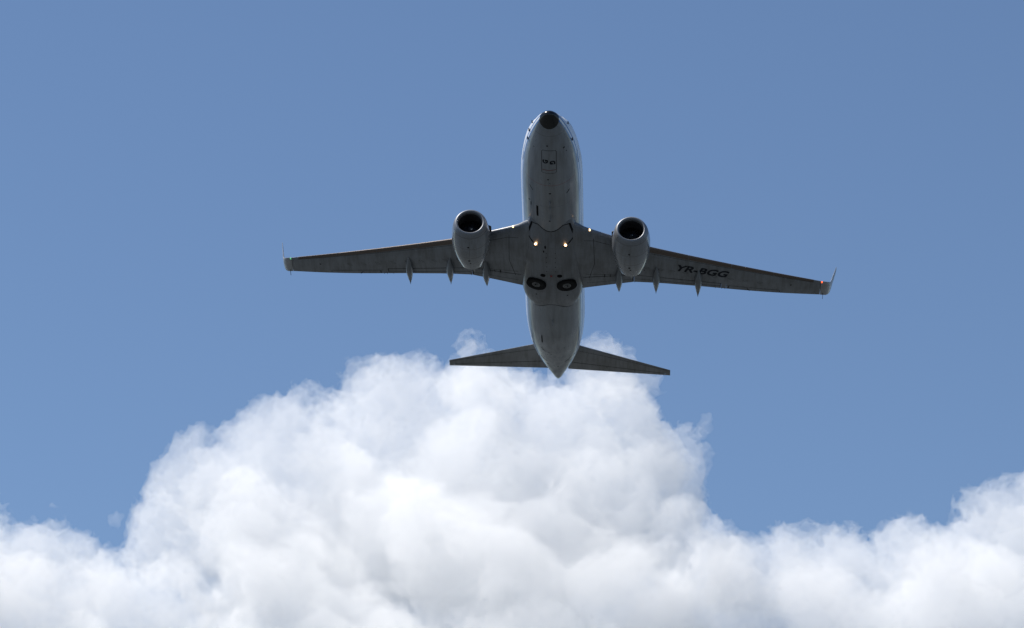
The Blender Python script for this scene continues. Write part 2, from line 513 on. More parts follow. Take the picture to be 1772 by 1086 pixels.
# --- belly fairing
b_w = pchip([(9.6, 1.25), (10.3, 1.42), (11.9, 1.53), (13.8, 1.69), (15.8, 1.82), (16.6, 1.88), (17.2, 1.885), (18, 1.81), (18.7, 1.64), (19.3, 1.37), (19.8, 1.06), (20.2, .55)])
b_b = pchip([(9.6, -1.9), (10.3, -2.08), (10.7, -2.18), (11.5, -2.32), (12.5, -2.39), (16.6, -2.42), (17.5, -2.38), (18.2, -2.27), (18.9, -2.08), (19.5, -1.88), (20.2, -1.5)])
rings = []
for i in range(60):
    y = 9.6 + (20.2 - 9.6) * i / 59
    w, b = b_w(y), b_b(y); ring = []
    for k in range(72):
        a = 2 * math.pi * k / 72; c, s = math.cos(a), math.sin(a)
        e = 2 / 2.9
        ring.append((w * math.copysign(abs(c) ** e, c), y, -1.15 + (-b - 1.15 if s < 0 else .35) * math.copysign(abs(s) ** e, s)))
    rings.append(ring)
V, F = loft(rings)
fairing = link_mesh('belly_fairing', V, F, M['fair'], air, sharp=60)
T_fair = bvh(fairing, fus)
ufair = lambda x, y, off=0.006: cast_under(T_fair, x, y, off)
for s in (-1, 1):
    ribbon(ufair, [(s * 1.13, 10.0), (s * 1.30, 10.75), (s * 1.42, 11.25), (s * 1.05, 11.65)], .09, 'fairing_gap', M['dark'], fairing, .012)
    disc_on(ufair, s * .51, 14.98, .16, 'brake_vent', M['dark'], fairing, .01, .17)
    disc_on(ufair, s * .95, 17.25, .05, 'drain_port', M['dark'], fairing)
    for y in (12.5, 13.0, 13.5, 14.0, 14.5):
        disc_on(ufair, s * .27, y, .03, 'drain_port', M['dark'], fairing)
# fairing edge on the belly: painted shading line in front, dark seam at rear
T_fo = bvh(fairing)
for ya, yb in ((10.0, 11.6), (20.1, 17.6)):
    for sgn in (-1, 1):
        pts = []
        for k in range(13):
            x = sgn * 1.12 * k / 12
            last = None
            for i in range(120):
                y = ya + (yb - ya) * i / 119
                a = T_fo.ray_cast(Vector((x, y, -6)), UP)[0]; b = T_fus.ray_cast(Vector((x, y, -6)), UP)[0]
                if a is not None and b is not None and a.z < b.z:
                    last = (x, y); break
            if last: pts.append(last)
        if len(pts) > 2: ribbon(ufair, pts, .05, 'fairing_seam_shade', M['dark'], fairing, .010, step=.3)
# unlit red anti-collision beacon
p = ufair(0, 15.0, 0)[0]
V, F = loft([[(p.x + r * math.cos(a), p.y + r * 1.3 * math.sin(a), p.z + z) for a in (i * math.pi / 8 for i in range(16))] for r, z in ((.075, .01), (.07, -.03), (.045, -.065), (.015, -.08))])
link_mesh('beacon', V, F, M['red'], fairing)
disc_on(ufair, -.33, 11.9, .05, 'drain_port', M['dark'], fairing, .006, .16)
disc_on(ufair, -.42, 12.35, .04, 'drain_port', M['dark'], fairing, .006, .12)

def lathe(center, axis, profile, n=40, stretch=1.0):
    """profile = (distance along axis, radius); returns verts, faces"""
    axis = Vector(axis).normalized()
    u = axis.orthogonal().normalized(); v = axis.cross(u)
    rings = [[Vector(center) + axis * s + (u * math.cos(a) + v * math.sin(a)) * max(r, 1e-4) for a in (2 * math.pi * i / n for i in range(n))] for s, r in profile]
    return loft(rings)

# main wheels lying flush in their open wells
for s in (-1, 1):
    c, nn = ufair(s * .93, 16.02, 0)
    nn = Vector((s * .17, 0.0, -1)).normalized()
    c = c + nn * -.012
    wheel = link_mesh('main_wheel', *lathe(c, nn, [(-.1, .60), (.068, .62), (.072, .60), (.06, .56)], 48), M['dark'], air)
    link_mesh('tyre', *lathe(c, nn, [(-.05, .26), (.06, .265), (.10, .34), (.115, .43), (.108, .50), (.085, .55), (.03, .565), (-.05, .56)], 48), M['rubber'], wheel)
    link_mesh('wheel_hub', *lathe(c, nn, [(-.05, .255), (.09, .255), (.10, .24), (.10, .19), (.07, .17), (.07, .11), (.12, .10), (.12, .02)], 40), M['hub'], wheel)
    V, F = lathe(c + Vector((s * .03, -.03, 0)) + nn * .088, nn, [(0, .055), (.04, .05), (.04, .01)], 16)
    link_mesh('hub_cap', V, F, M['dark'], wheel)

# --- wings
def wz(x): return -1.45 + .105 * (x - 1.9) + .6 * (max(0, x - 1.9) / 15.3) ** 2
f_le = lambda x: float(np.interp(x, [0.8, 1.5, 1.85, 2.3, 3.7, 5.99, 16.43], [9.9, 10.45, 10.86, 11.2, 12.1, 13.55, 18.98]))
f_te = lambda x: float(np.interp(x, [0.8, 1.9, 3.5, 5.0, 6.6, 9.1, 12.4, 14.2, 16.45], [17.9, 17.69, 17.46, 17.30, 17.62, 18.32, 19.38, 19.92, 20.53]))
def af(f, up, tc):
    yt = 5 * tc * (.2969 * math.sqrt(f) - .126 * f - .3516 * f * f + .2843 * f ** 3 - .1030 * f ** 4)
    return yt * (1.05 if up else -.95)
def wpt(x, f, up, off=0.0):
    c = f_te(x) - f_le(x); tc = float(np.interp(x, [1, 5, 16.5], [.135, .118, .10]))
    return (x, f_le(x) + f * c, wz(x) + af(f, up, tc) * c + (off if up else -off))
COSP = [0.5 - 0.5 * math.cos(math.pi * i / 18) for i in range(19)]
def wing_piece(x0, x1, f0, f1, s, n=None, gap=0.0):
    n = n or max(2, int((x1 - x0) / .45))
    rings = []
    F_ = [f0 + (f1 - f0) * t for t in ([(i / 18) ** 1.7 for i in range(19)] if f0 == 0 else [i / 6 for i in range(7)])]
    for i in range(n + 1):
        x = x0 + (x1 - x0) * i / n
        ring = [wpt(x, f, True) for f in F_] + [wpt(x, f, False) for f in reversed(F_)]
        if f0 == 0: ring.pop()
        rings.append([(s * a, b, c) for a, b, c in ring])
    return loft(rings)

XF1, XF2, XA0, XA1, XT = 4.97, 10.30, 10.62, 13.92, 16.43
def fsplit(x): return .80
for s in (1, -1):
    V, F = wing_piece(0.8, XT, 0, .785, s, 40)
    wing = link_mesh('wing', V, F, M['wing'], air, sharp=40)
    for (x0, x1, f0, nm) in ((1.3, XF1, .788, 'flap'), (XF1 + .012, XF2, .788, 'flap'), (XF2 + .006, XA0 - .006, .785, 'fixed_trailing_edge'), (XA0, XA1, .788, 'aileron'), (XA1 + .006, XT, .785, 'fixed_trailing_edge')):
        V, F = wing_piece(x0, x1, f0, 1.0, s, 8)
        link_mesh(nm, V, F, M['flap'] if nm != 'fixed_trailing_edge' else M['wing'], wing, sharp=40)
    Tw = bvh(wing, *[c for c in wing.children])
    uw = lambda x, y, off=0.006: cast_under(Tw, x, y, off)
    # slats: a skin over the leading edge
    for x0, x1 in ((5.75, 8.25), (8.28, 10.9), (10.93, 13.5), (13.53, 16.0)):
        rings = []
        for i in range(9):
            x = x0 + (x1 - x0) * i / 8
            c = f_te(x) - f_le(x)
            fr = [.11, .08, .055, .035, .02, .01, .003]
            out = [wpt(x, f, True, .010) for f in fr] + [(x, f_le(x) - .012, wz(x))] + [wpt(x, f, False, .010) for f in reversed(fr[1:])] 
            inn = [(a, b + .02, z + (-.02 if z > wz(x) else .02)) for a, b, z in reversed(out)]
            rings.append([(s * a, b, z) for a, b, z in out + inn])
        V, F = loft(rings)
        link_mesh('slat', V, F, M['slat'], wing, sharp=60)
    # lines of the split flap (wl defined just below), hinge fairing gaps and inspection panels
    def wl(x, f): return (s * x, f_le(x) + f * (f_te(x) - f_le(x)))
    ribbon(uw, [wl(1.9, .777), wl(XF1, .777), wl(XF2, .777)], .04, 'hinge_line', M['dark'], wing, .004, step=.4)
    ribbon(uw, [wl(XA0, .845), wl(XA1, .845), wl(XA1, .97)], .028, 'hinge_line', M['dark'], wing, .004)
    ribbon(uw, [wl(XF1 - .06, .80), wl(XF1 - .06, .97)], .05, 'flap_seam', M['dark'], wing, .004)
    ribbon(uw, [wl(6.0, .105), wl(11, .105), wl(16.0, .10)], .02, 'slat_seam', M['dark'], wing, .004, step=.4)
    ribbon(uw, [wl(XF1 + .1, .90), wl(XF2 - .05, .90)], .026, 'flap_seam', M['dark'], wing, .004)
    ribbon(uw, [wl(2.1, .90), wl(XF1 - .05, .905)], .022, 'flap_seam', M['dark'], wing, .004)
    ribbon(uw, [wl(2.1, .72), wl(3.2, .735), wl(4.6, .755)], .022, 'panel_gap', M['dark'], wing, .004)
    ribbon(uw, [wl(2.55, .07), wl(2.6, .5), wl(2.25, .80)], .025, 'panel_gap', M['dark'], wing, .004)
    ribbon(uw, [wl(2.0, .13), wl(2.6, .10), wl(4.2, .12)], .022, 'panel_gap', M['dark'], wing, .004)
    ribbon(uw, [wl(3.2, .735), wl(3.18, .80)], .05, 'panel_gap', M['dark'], wing, .005)
    ribbon(uw, [wl(3.55, .745), wl(3.53, .80)], .03, 'panel_gap', M['dark'], wing, .005)
    ribbon(uw, [wl(XF2 - .02, .79), wl(XF2 - .06, .96)], .04, 'panel_gap', M['dark'], wing, .006)
    ribbon(uw, [wl(XA0 + .15, .86), wl(XA0 + .12, .97)], .05, 'hinge_slot', M['dark'], wing, .006)
    ribbon(uw, [wl(11.9, .90), wl(12.05, .99)], .05, 'hinge_slot', M['dark'], wing, .006)
    disc_on(uw, *wl(14.6, .45), .06, 'fuel_vent', M['dark'], wing)
    disc_on(uw, *wl(5.6, .60), .04, 'fuel_vent', M['dark'], wing)
    for xx in (5.75, 6.6, 7.3, 8.1, 9.0, 9.9, 10.9, 11.8, 12.7):
        a = wl(xx, .52)
        ribbon(uw, [(a[0] + .16 * math.cos(t), a[1] + .09 * math.sin(t) + .07 * math.cos(t)) for t in (k * math.pi / 5 for k in range(10))], .022, 'access_panel', M['seal'], wing, .004, True)
    # canoe fairings of the flap tracks
    for x, L, dep in ((4.07, 3.0, .52), (6.33, 2.95, .46), (8.9, 2.95, .42)):
        ytip = {4.07: 18.10, 6.33: 18.40, 8.9: 19.10}[x]
        zt = wz(x) - .40
        rings = []
        for i in range(25):
            t = i / 24
            y = ytip - L + L * t
            fr = (y - f_le(x)) / (f_te(x) - f_le(x))
            zw = wpt(x, min(max(fr, 0.02), 1), False)[2] if fr < 1 else wz(x) - .0
            hw = .185 * (max(0, math.sin(math.pi * min(t / .82, 1) * .5)) ** .8 if t < .6 else 1) 
            # width: round front, long taper aft
            hw = .222 * min(1, (t / .38) ** .62) if t < .38 else .222 * (1 - ((t - .38) / .62) ** 2.1)
            dp = dep * (math.sin(min(1, t / .5) * math.pi / 2) ** .9 if t < .5 else 1 - .62 * ((t - .5) / .5) ** 1.6)
            zb = zw - dp if t > .02 else zw - .02
            zc = zw + .10 if fr < .93 else zw + .10 - .34 * min(1, (t - .0) * (fr - .93) / .3)
            hw = max(hw, .006)
            if t == 1: zb = zc - .05
            ring = []
            for k in range(20):
                a = 2 * math.pi * k / 20; c_, s_ = math.cos(a), math.sin(a)
                zm = zb + (zc - zb) * .62
                ring.append((s * x + hw * math.copysign(abs(c_) ** .8, c_), y, zm + ((zc - zm) if s_ > 0 else (zm - zb)) * math.copysign(abs(s_) ** .85, s_)))
            rings.append(ring)
        V, F = loft(rings)
        link_mesh('flap_track_fairing', V, F, M['canoe'], wing, sharp=60)
    # blended winglet
    path = [(16.445, wz(16.43), 18.985, 20.535), (16.62, .665, 19.07, 20.63), (16.80, .735, 19.20, 20.74), (16.95, .87, 19.42, 20.84), (17.04, 1.05, 19.72, 20.96), (17.10, 1.30, 19.98, 21.10), (17.17, 1.70, 20.24, 21.28), (17.30, 2.4, 20.70, 21.54), (17.43, 3.10, 21.15, 21.80), (17.44, 3.16, 21.24, 21.82)]
    rings = []
    for i, (x, z, le, te) in enumerate(path):
        a = Vector((path[max(i - 1, 0)][0], path[max(i - 1, 0)][1])); b = Vector((path[min(i + 1, 9)][0], path[min(i + 1, 9)][1]))
        t = (b - a).normalized()
        if i == 0: t = Vector((1, .17)).normalized()
        nrm = Vector((-t.y, t.x)); c = te - le; tc = [.10, .10, .095, .09, .085, .08, .075, .07, .065, .03][i]
        fr = [(k / 14) ** 1.7 for k in range(15)]
        ring = []
        for up in (True, False):
            for f in (fr if up else list(reversed(fr))[:-1]):
                q = af(f, up, tc) * c
                ring.append((s * (x + nrm.x * q), le + f * c, z + nrm.y * q))
        rings.append(ring)
    # round the rear corner as the real tip does by blending through more sections
    V, F = loft(rings)
    link_mesh('winglet', V, F, M['winglet'], wing, sharp=50)
    V, F = lathe((s * 16.52, 19.04, wz(16.43) - .01), (s * .3, -1, 0), [(-.06, .05), (0, .045), (.025, .03), (.035, .01)], 16)
    link_mesh('navigation_light', V, F, M['navred'] if s > 0 else M['navgreen'], wing)
    V, F = loft([[(s * 16.62 + a, y, wz(16.4) - .03 + b) for a, b in ((-.012, -.02), (.012, -.02), (.012, .02), (-.012, .02))] for y in (20.35, 20.95)])
    link_mesh('static_wick', V, F, M['chine'], wing, smooth=False)
    for xx in (12.05, 10.55, 10.35, 9.95, 5.02):
        q = wl(xx, 1.0)
        V, F = loft([[(q[0] + a, y, wz(xx) + b) for a, b in ((-.012, -.015), (.012, -.015), (.012, .015), (-.012, .015))] for y in (q[1] - .15, q[1] + .05)])
        link_mesh('static_wick', V, F, M['chine'], wing, smooth=False)
    # wing root landing light, lit
    lx = 2.28
    base = Vector((s * lx, f_le(lx) + .05, wz(lx) + .0))
    V, F = lathe(base, (-s * .25, -1, -.15), [(-.05, .08), (.03, .08), (.05, .06), (.06, .02)], 20)
    ll = link_mesh('landing_light', V, F, M['lamp'], wing)
    # registration under the port wing
    if s > 0:
        e = Vector((.923, .385)); nf = Vector((.385, -.923))
        chars = 'YR-BGG'
        V, F = text_mesh(chars, .69, 3.46, .028)
        # split into letters by connected islands, left to right
        par = list(range(len(V)))
        def find(a):
            while par[a] != a: par[a] = par[par[a]]; a = par[a]
            return a
        for f in F:
            for q in f[1:]: par[find(q)] = find(f[0])
        groups = {}
        for f in F: groups.setdefault(find(f[0]), []).append(f)
        for root, fs in sorted(groups.items(), key=lambda kv: min(V[i][0] for f in kv[1] for i in f)):
            ids = sorted({i for f in fs for i in f}); mp = {i: k for k, i in enumerate(ids)}
            P = []
            for i in ids:
                a, b = V[i][0], V[i][1]
                q = e * (12.96 + a) + nf * (-11.92 + b)
                P.append(uw(q.x, q.y, .012)[0])
            link_mesh('registration_letter', P, [tuple(mp[i] for i in f) for f in fs], M['letter'], wing, smooth=False)

# fuselage landing lights under the fairing, lit
for s in (-1, 1):
    c, nn = ufair(s * .90, 11.62, 0)
    lamp = link_mesh('landing_light', *lathe(c + Vector((0, .05, -.07)), (0, -1, -.12), [(-.12, .04), (-.04, .08), (.02, .09), (.025, .075)], 24), M['chine'], air)
    link_mesh('lamp_lens', *lathe(c + Vector((0, .05, -.07)), (0, -1, -.12), [(.026, .075), (.045, .065), (.055, .04), (.06, .01)], 24), M['lampcore'], lamp)
    V, F = loft([[(c.x + a * .05, c.y + .1 + b * .09, z) for a, b in ((-1, -1), (1, -1), (1, 1), (-1, 1))] for z in (c.z + .03, c.z - .08)])
    link_mesh('lamp_arm', V, F, M['chine'], lamp, smooth=False)

# --- engines
EX, EZ, EY = 4.83, -1.95, 10.08
ax_n = Vector((0, 1, -.035)).normalized()
for s in (1, -1):
    c = Vector((s * EX, EY, EZ))
    prof = [(.30, 1.015), (.5, 1.06), (.8, 1.115), (1.2, 1.15), (1.6, 1.155), (2.0, 1.14), (2.5, 1.085), (3.0, .99), (3.45, .88), (3.95, .735), (3.955, .715), (3.5, .74), (3.4, .3)]
    n = 64
    def nring(sv, r):
        ctr = c + ax_n * sv
        out = []
        for i in range(n):
            a = 2 * math.pi * i / n
            k = 1 - .035 * max(0, -math.sin(a)) ** 2 * max(0, 1 - sv / 2)      # slightly flattened chin
            out.append((ctr.x + r * math.cos(a), ctr.y, ctr.z + r * k * math.sin(a)))
        return out
    V, F = loft([nring(a, r) for a, r in prof], cap0=False)
    nac = link_mesh('engine', V, F, M['nac'], air, sharp=50)
    V, F = loft([nring(a, r) for a, r in [(.298, 1.013), (.18, .972), (.09, .93), (.035, .885), (.008, .85), (0, .815), (.012, .78), (.05, .75), (.12, .73), (.22, .718)]], cap0=False, cap1=False)
    link_mesh('intake_lip', V, F, M['lip'], nac, sharp=60)
    V, F = loft([nring(a, r) for a, r in [(.22, .7175), (.5, .74), (.9, .77), (1.25, .775), (1.3, .1)]], cap0=False)
    link_mesh('intake_duct', V, F, M['duct'], nac, sharp=50)
    # fan: 24 twisted blades in one part
    V, F = [], []
    ctr = c + ax_n * 1.0
    for b in range(24):
        a0 = 2 * math.pi * b / 24
        rings = []
        for r in (.22, .45, .765):
            tw = .25 + .75 * (r - .22) / .55
            hw = .075 + .05 * r
            ring = []
            for t in (-1, 1):
                for th in (-.006, .006):
                    ang = a0 + (t * hw * math.sin(tw)) / r + th / r
                    ring.append((ctr.x + r * math.cos(ang), ctr.y + t * hw * math.cos(tw), ctr.z + r * math.sin(ang)))
            ring = [ring[0], ring[1], ring[3], ring[2]]
            rings.append(ring)
        loft(rings, verts=V, faces=F)
    link_mesh('fan', V, F, M['blade'], nac, sharp=40)
    V, F = lathe(ctr + Vector((0, -.42, .0)), (0, 1, 0), [(0, .005), (.03, .04), (.12, .10), (.28, .175), (.42, .225), (.5, .23)], 32)
    link_mesh('spinner', V, F, M['duct'], nac)
    # white comma painted on the spinner
    V, F = [], []
    sp = pchip([(0, .005), (.03, .04), (.12, .10), (.28, .175), (.42, .225), (.5, .23)])
    for k in range(14):
        d = .06 + .012 * k; a = (-1.2 if s < 0 else -.2) + k * .19
        for w in (-.028, .028):
            r = sp(d + w) + .006
            V.append((ctr.x + r * math.cos(a), ctr.y - .42 + d + w, ctr.z + r * math.sin(a)))
    for k in range(13): F.append((2 * k, 2 * k + 1, 2 * k + 3, 2 * k + 2))
    link_mesh('spinner_swirl', V, F, M['white'], nac)
    # core nozzle and plug
    V, F = lathe(c + ax_n * 3.3, ax_n, [(0, .58), (.5, .52), (1.15, .40), (1.16, .36), (.9, .34)], 40)
    link_mesh('exhaust_nozzle', V, F, M['steel'], nac, sharp=50)
    V, F = lathe(c + ax_n * 4.0, ax_n, [(0, .28), (.5, .2), (.85, .05)], 32)
    link_mesh('exhaust_plug', V, F, M['steel'], nac)
    # vortex strake on the inboard shoulder
    si = -s
    ang = R(27)
    P0 = []
    for sv, rr in ((.95, 1.10), (1.25, 1.34), (1.75, 1.34), (1.95, 1.12)):
        ctr2 = c + ax_n * sv
        P0.append(Vector((ctr2.x + si * rr * math.cos(ang), ctr2.y, ctr2.z + rr * math.sin(ang))))
    tn = Vector((-si * math.sin(ang), 0, math.cos(ang))) * .02
    V = [p + tn for p in P0] + [p - tn for p in P0]
    F = [(0, 1, 2, 3), (7, 6, 5, 4)] + [(i, (i + 1) % 4, 4 + (i + 1) % 4, 4 + i) for i in range(4)]
    link_mesh('strake', V, F, M['chine'], nac, smooth=False)
    # pylon up to the wing
    rings = []
    for sv, zb, zt, hw in ((1.3, .95, 1.0, .02), (1.9, .9, 1.12, .14), (2.8, .7, 1.15, .2), (3.6, .5, 1.1, .22), (4.6, .35, 1.05, .2), (6.0, .6, .95, .12), (6.9, .8, .9, .02)):
        x0 = c.x; y0 = c.y + sv; z0 = c.z
        rings.append([(x0 - hw, y0, z0 + zb), (x0 + hw, y0, z0 + zb), (x0 + hw, y0, z0 + zt), (x0 - hw, y0, z0 + zt)])
    V, F = loft(rings)
    link_mesh('pylon', V, F, M['nac'], nac, sharp=40)
    Tn = bvh(nac)
    un = lambda x, y, off=0.006: cast_under(Tn, x, y, off)
    disc_on(un, c.x - s * .0 - .06, 11.15, .06, 'drain_port', M['dark'], nac)
    disc_on(un, c.x - .05, 12.62, .075, 'drain_port', M['dark'], nac)
    disc_on(un, c.x + .02, 12.95, .05, 'drain_port', M['dark'], nac)

# --- horizontal stabilizers
sz = lambda x: 1.15 + .12 * x
h_le = lambda x: float(np.interp(x, [.3, 1.4, 7.22], [28.25, 29.05, 32.74]))
h_te = lambda x: float(np.interp(x, [.3, .58, 7.22], [31.75, 31.82, 33.40]))
def stab_piece(f0, f1, x0, x1, s, n=10):
    rings = []
    FF = [f0 + (f1 - f0) * ((i / 14) ** 1.7 if f0 == 0 else i / 14) for i in range(15)]
    for i in range(n + 1):
        x = x0 + (x1 - x0) * i / n; c = h_te(x) - h_le(x)
        ring = [(s * x, h_le(x) + f * c, sz(x) + af(f, True, .085) * c) for f in FF] + [(s * x, h_le(x) + f * c, sz(x) + af(f, False, .085) * c) for f in reversed(FF)]
        if f0 == 0: ring.pop()
        rings.append(ring)
    return loft(rings)
for s in (1, -1):
    st = link_mesh('horizontal_stabilizer', *stab_piece(0, .70, .3, 7.2, s), M['stab'], air, sharp=40)
    link_mesh('elevator', *stab_piece(.705, 1, .62, 6.85, s), M['stab'], st, sharp=40)
    link_mesh('stabilizer_tip', *stab_piece(.702, 1, 6.87, 7.2, s, 3), M['stab'], st, sharp=40)
    Ts = bvh(st, *st.children)
    us = lambda x, y, off=.006: cast_under(Ts, x, y, off)
    def hl(x, f): return (s * x, h_le(x) + f * (h_te(x) - h_le(x)))
    ribbon(us, [hl(1.35, .17), hl(3.0, .15), hl(7.0, .13)], .02, 'leading_edge_seam', M['dark'], st, .004)
    for xx in (3.1, 4.9):
        ribbon(us, [hl(xx, .71), hl(xx + .03, .82)], .02, 'hinge_slot', M['dark'], st, .005)
    ribbon(us, [hl(1.0, .69), hl(6.85, .69)], .03, 'hinge_line', M['dark'], st, .004, step=.4)
    q = hl(6.86, 1)
    V, F = loft([[(q[0] + a, y, sz(6.86) + b) for a, b in ((-.01, -.012), (.01, -.012), (.01, .012), (-.01, .012))] for y in (q[1] - .1, q[1] + .16)])
    link_mesh('static_wick', V, F, M['white'], st, smooth=False)

# --- tail fin
def fin_piece(f0, f1, z0, z1, n=8):
    rings = []
    FF = [f0 + (f1 - f0) * ((i / 12) ** 1.7 if f0 == 0 else i / 12) for i in range(13)]
    for i in range(n + 1):
        z = z0 + (z1 - z0) * i / n
        le = float(np.interp(z, [1.2, 2.0, 3.0, 8.9], [21.8, 23.6, 26.4, 31.0])); te = float(np.interp(z, [1.2, 8.9], [31.1, 33.3]))
        c = te - le; tc = float(np.interp(z, [1.2, 3, 8.9], [.04, .085, .09]))
        ring = [(af(f, True, tc) * c, le + f * c, z) for f in FF] + [(af(f, False, tc) * c, le + f * c, z) for f in reversed(FF)]
        if f0 == 0: ring.pop()
        rings.append(ring)
    return loft(rings)
fin = link_mesh('tail_fin', *fin_piece(0, .70, 1.3, 8.9, 14), M['finblue'], air, sharp=40)
link_mesh('rudder', *fin_piece(.705, 1, 1.75, 8.6), M['finblue'], fin, sharp=40)

#CLOUDS
# ------------------------------------------------------------------ cumulus clouds
# Each cloud is a closed, lobed body filled with scattering droplets.  Lobes are
# (x, y, z, radius) in metres, about five kilometres beyond the airliner.
def lattice_noise(P, cell, seed):
    """smooth gradient noise at points P (N,3)"""
    q = P / cell
    i = np.floor(q).astype(np.int64); f = q - i
    u = f * f * f * (f * (f * 6 - 15) + 10)
    out = np.zeros(len(P), np.float32)
    for dx in (0, 1):
        for dy in (0, 1):
            for dz in (0, 1):
                h = (i[:, 0] + dx) * 73856093 ^ (i[:, 1] + dy) * 19349663 ^ (i[:, 2] + dz) * 83492791 ^ (seed * 2654435761)
                h = (h ^ (h >> 13)) * 1274126177
                h = h ^ (h >> 16)
                gx = ((h & 1023) / 511.5 - 1); gy = (((h >> 10) & 1023) / 511.5 - 1); gz = (((h >> 20) & 1023) / 511.5 - 1)
                w = (u[:, 0] if dx else 1 - u[:, 0]) * (u[:, 1] if dy else 1 - u[:, 1]) * (u[:, 2] if dz else 1 - u[:, 2])
                out += (w * (gx * (f[:, 0] - dx) + gy * (f[:, 1] - dy) + gz * (f[:, 2] - dz))).astype(np.float32)
    return out

DEEP = 1.8                       # the bank is shallower than it is wide
def lobe_field(lobes, lo, h, dims):
    F = np.full(dims, -60.0, np.float32)
    for x, y, z, r in lobes:
        c = np.array((x, y, z)); m = r + 34
        a = np.maximum(np.floor((c - m - lo) / h).astype(int), 0); b = np.minimum(np.ceil((c + m - lo) / h).astype(int) + 1, dims)
        if (b <= a).any(): continue
        X = (lo[0] + h * np.arange(a[0], b[0]) - x)[:, None, None].astype(np.float32)
        Y = (lo[1] + h * np.arange(a[1], b[1]) - y)[None, :, None].astype(np.float32) * DEEP
        Z = (lo[2] + h * np.arange(a[2], b[2]) - z)[None, None, :].astype(np.float32)
        d = r - np.sqrt(X * X + Y * Y + Z * Z)
        S = F[a[0]:b[0], a[1]:b[1], a[2]:b[2]]
        k = 6.0 + r * 0.16
        hh = np.maximum(k - np.abs(S - d), 0) / k                   # smooth union
        np.maximum(S, d, out=S); S += hh * hh * k * 0.25
    return F

def surface_nets(F, lo, h):
    """closed surface of F = 0 as quads"""
    F = np.pad(F, 1, constant_values=-10.0); lo = lo - h
    S = F > 0
    nx, ny, nz = F.shape
    cnt = np.zeros((nx - 1, ny - 1, nz - 1), np.uint8)
    for a in (0, 1):
        for b in (0, 1):
            for c in (0, 1):
                cnt += S[a:nx - 1 + a, b:ny - 1 + b, c:nz - 1 + c]
    cells = np.argwhere((cnt > 0) & (cnt < 8))
    idx = np.full(cnt.shape, -1, np.int64)
    idx[cells[:, 0], cells[:, 1], cells[:, 2]] = np.arange(len(cells))
    acc = np.zeros((len(cells), 3)); n = np.zeros(len(cells))
    cor = [(a, b, c) for a in (0, 1) for b in (0, 1) for c in (0, 1)]
    val = {k: F[cells[:, 0] + k[0], cells[:, 1] + k[1], cells[:, 2] + k[2]] for k in cor}
    for p in cor:
        for ax in range(3):
            if p[ax] == 0:
                q = list(p); q[ax] = 1; q = tuple(q)
                A, B = val[p], val[q]; m = (A > 0) != (B > 0)
                t = np.where(m, A / np.where(m, A - B, 1), 0)
                pos = np.array(p, float)[None, :].repeat(len(cells), 0); pos[:, ax] += t
                acc += pos * m[:, None]; n += m
    V = lo + h * (cells + acc / np.maximum(n, 1)[:, None])
    Q = []
    for ax in range(3):
        sl = [slice(None)] * 3; sl[ax] = slice(0, -1); sr = [slice(None)] * 3; sr[ax] = slice(1, None)
        m = S[tuple(sl)] != S[tuple(sr)]
        e = np.argwhere(m); inside = S[tuple(sl)][e[:, 0], e[:, 1], e[:, 2]]
        u, v = [(1, 2), (2, 0), (0, 1)][ax]
        def cell(du, dv):
            k = e.copy(); k[:, u] -= du; k[:, v] -= dv
            return idx[k[:, 0], k[:, 1], k[:, 2]]
        q = np.stack([cell(1, 1), cell(0, 1), cell(0, 0), cell(1, 0)], 1)
        q[~inside] = q[~inside][:, ::-1]
        Q.append(q)
    return V, np.concatenate(Q)

def cloud_material(name, density, skin):
    m = bpy.data.materials.new(name); m.use_nodes = True
    t = m.node_tree; t.nodes.clear()
    out = t.nodes.new('ShaderNodeOutputMaterial')
    v = t.nodes.new('ShaderNodeVolumeScatter')
    v.inputs['Color'].default_value = (1, 1, 1, 1)
    v.inputs['Density'].default_value = density
    v.inputs['Anisotropy'].default_value = 0.25
    t.links.new(v.outputs[0], out.inputs['Volume'])
    a = t.nodes.new('ShaderNodeBsdfTransparent'); b = t.nodes.new('ShaderNodeBsdfDiffuse'); x = t.nodes.new('ShaderNodeMixShader')
    b.inputs['Color'].default_value = (0.9, 0.9, 0.9, 1)
    x.inputs[0].default_value = skin
    t.links.new(a.outputs[0], x.inputs[1]); t.links.new(b.outputs[0], x.inputs[2]); t.links.new(x.outputs[0], out.inputs['Surface'])
    m.cycles.homogeneous_volume = True
    return m

def mesh_from(name, V, Q, m):
    me = bpy.data.meshes.new(name)
    me.vertices.add(len(V)); me.vertices.foreach_set('co', V.astype(np.float32).ravel())
    me.loops.add(len(Q) * 4); me.loops.foreach_set('vertex_index', Q.astype(np.int32).ravel())
    me.polygons.add(len(Q)); me.polygons.foreach_set('loop_start', np.arange(0, len(Q) * 4, 4, dtype=np.int32))
    me.update(calc_edges=True); me.validate()
    me.shade_smooth(); me.materials.append(m)
    o = bpy.data.objects.new(name, me); COL.objects.link(o)
    return o

def sprout(lobes, n, ratio, r_min, reach, R_):
    out = []
    for x, y, z, r in lobes:
        k = int(n * (0.6 + 0.8 * R_.rand()))
        for _ in range(k):
            d = R_.normal(size=3)
            d[1] = -abs(d[1]) * .8 if R_.rand() < .2 else d[1]
            d /= np.linalg.norm(d)
            if d[2] < -.55: d[2] *= -1
            rr = max(r_min, r * ratio * (0.55 + 0.9 * R_.rand()))
            q = np.array((x, y, z)) + d * (r * reach)
            out.append((q[0], q[1], q[2], rr))
    return out

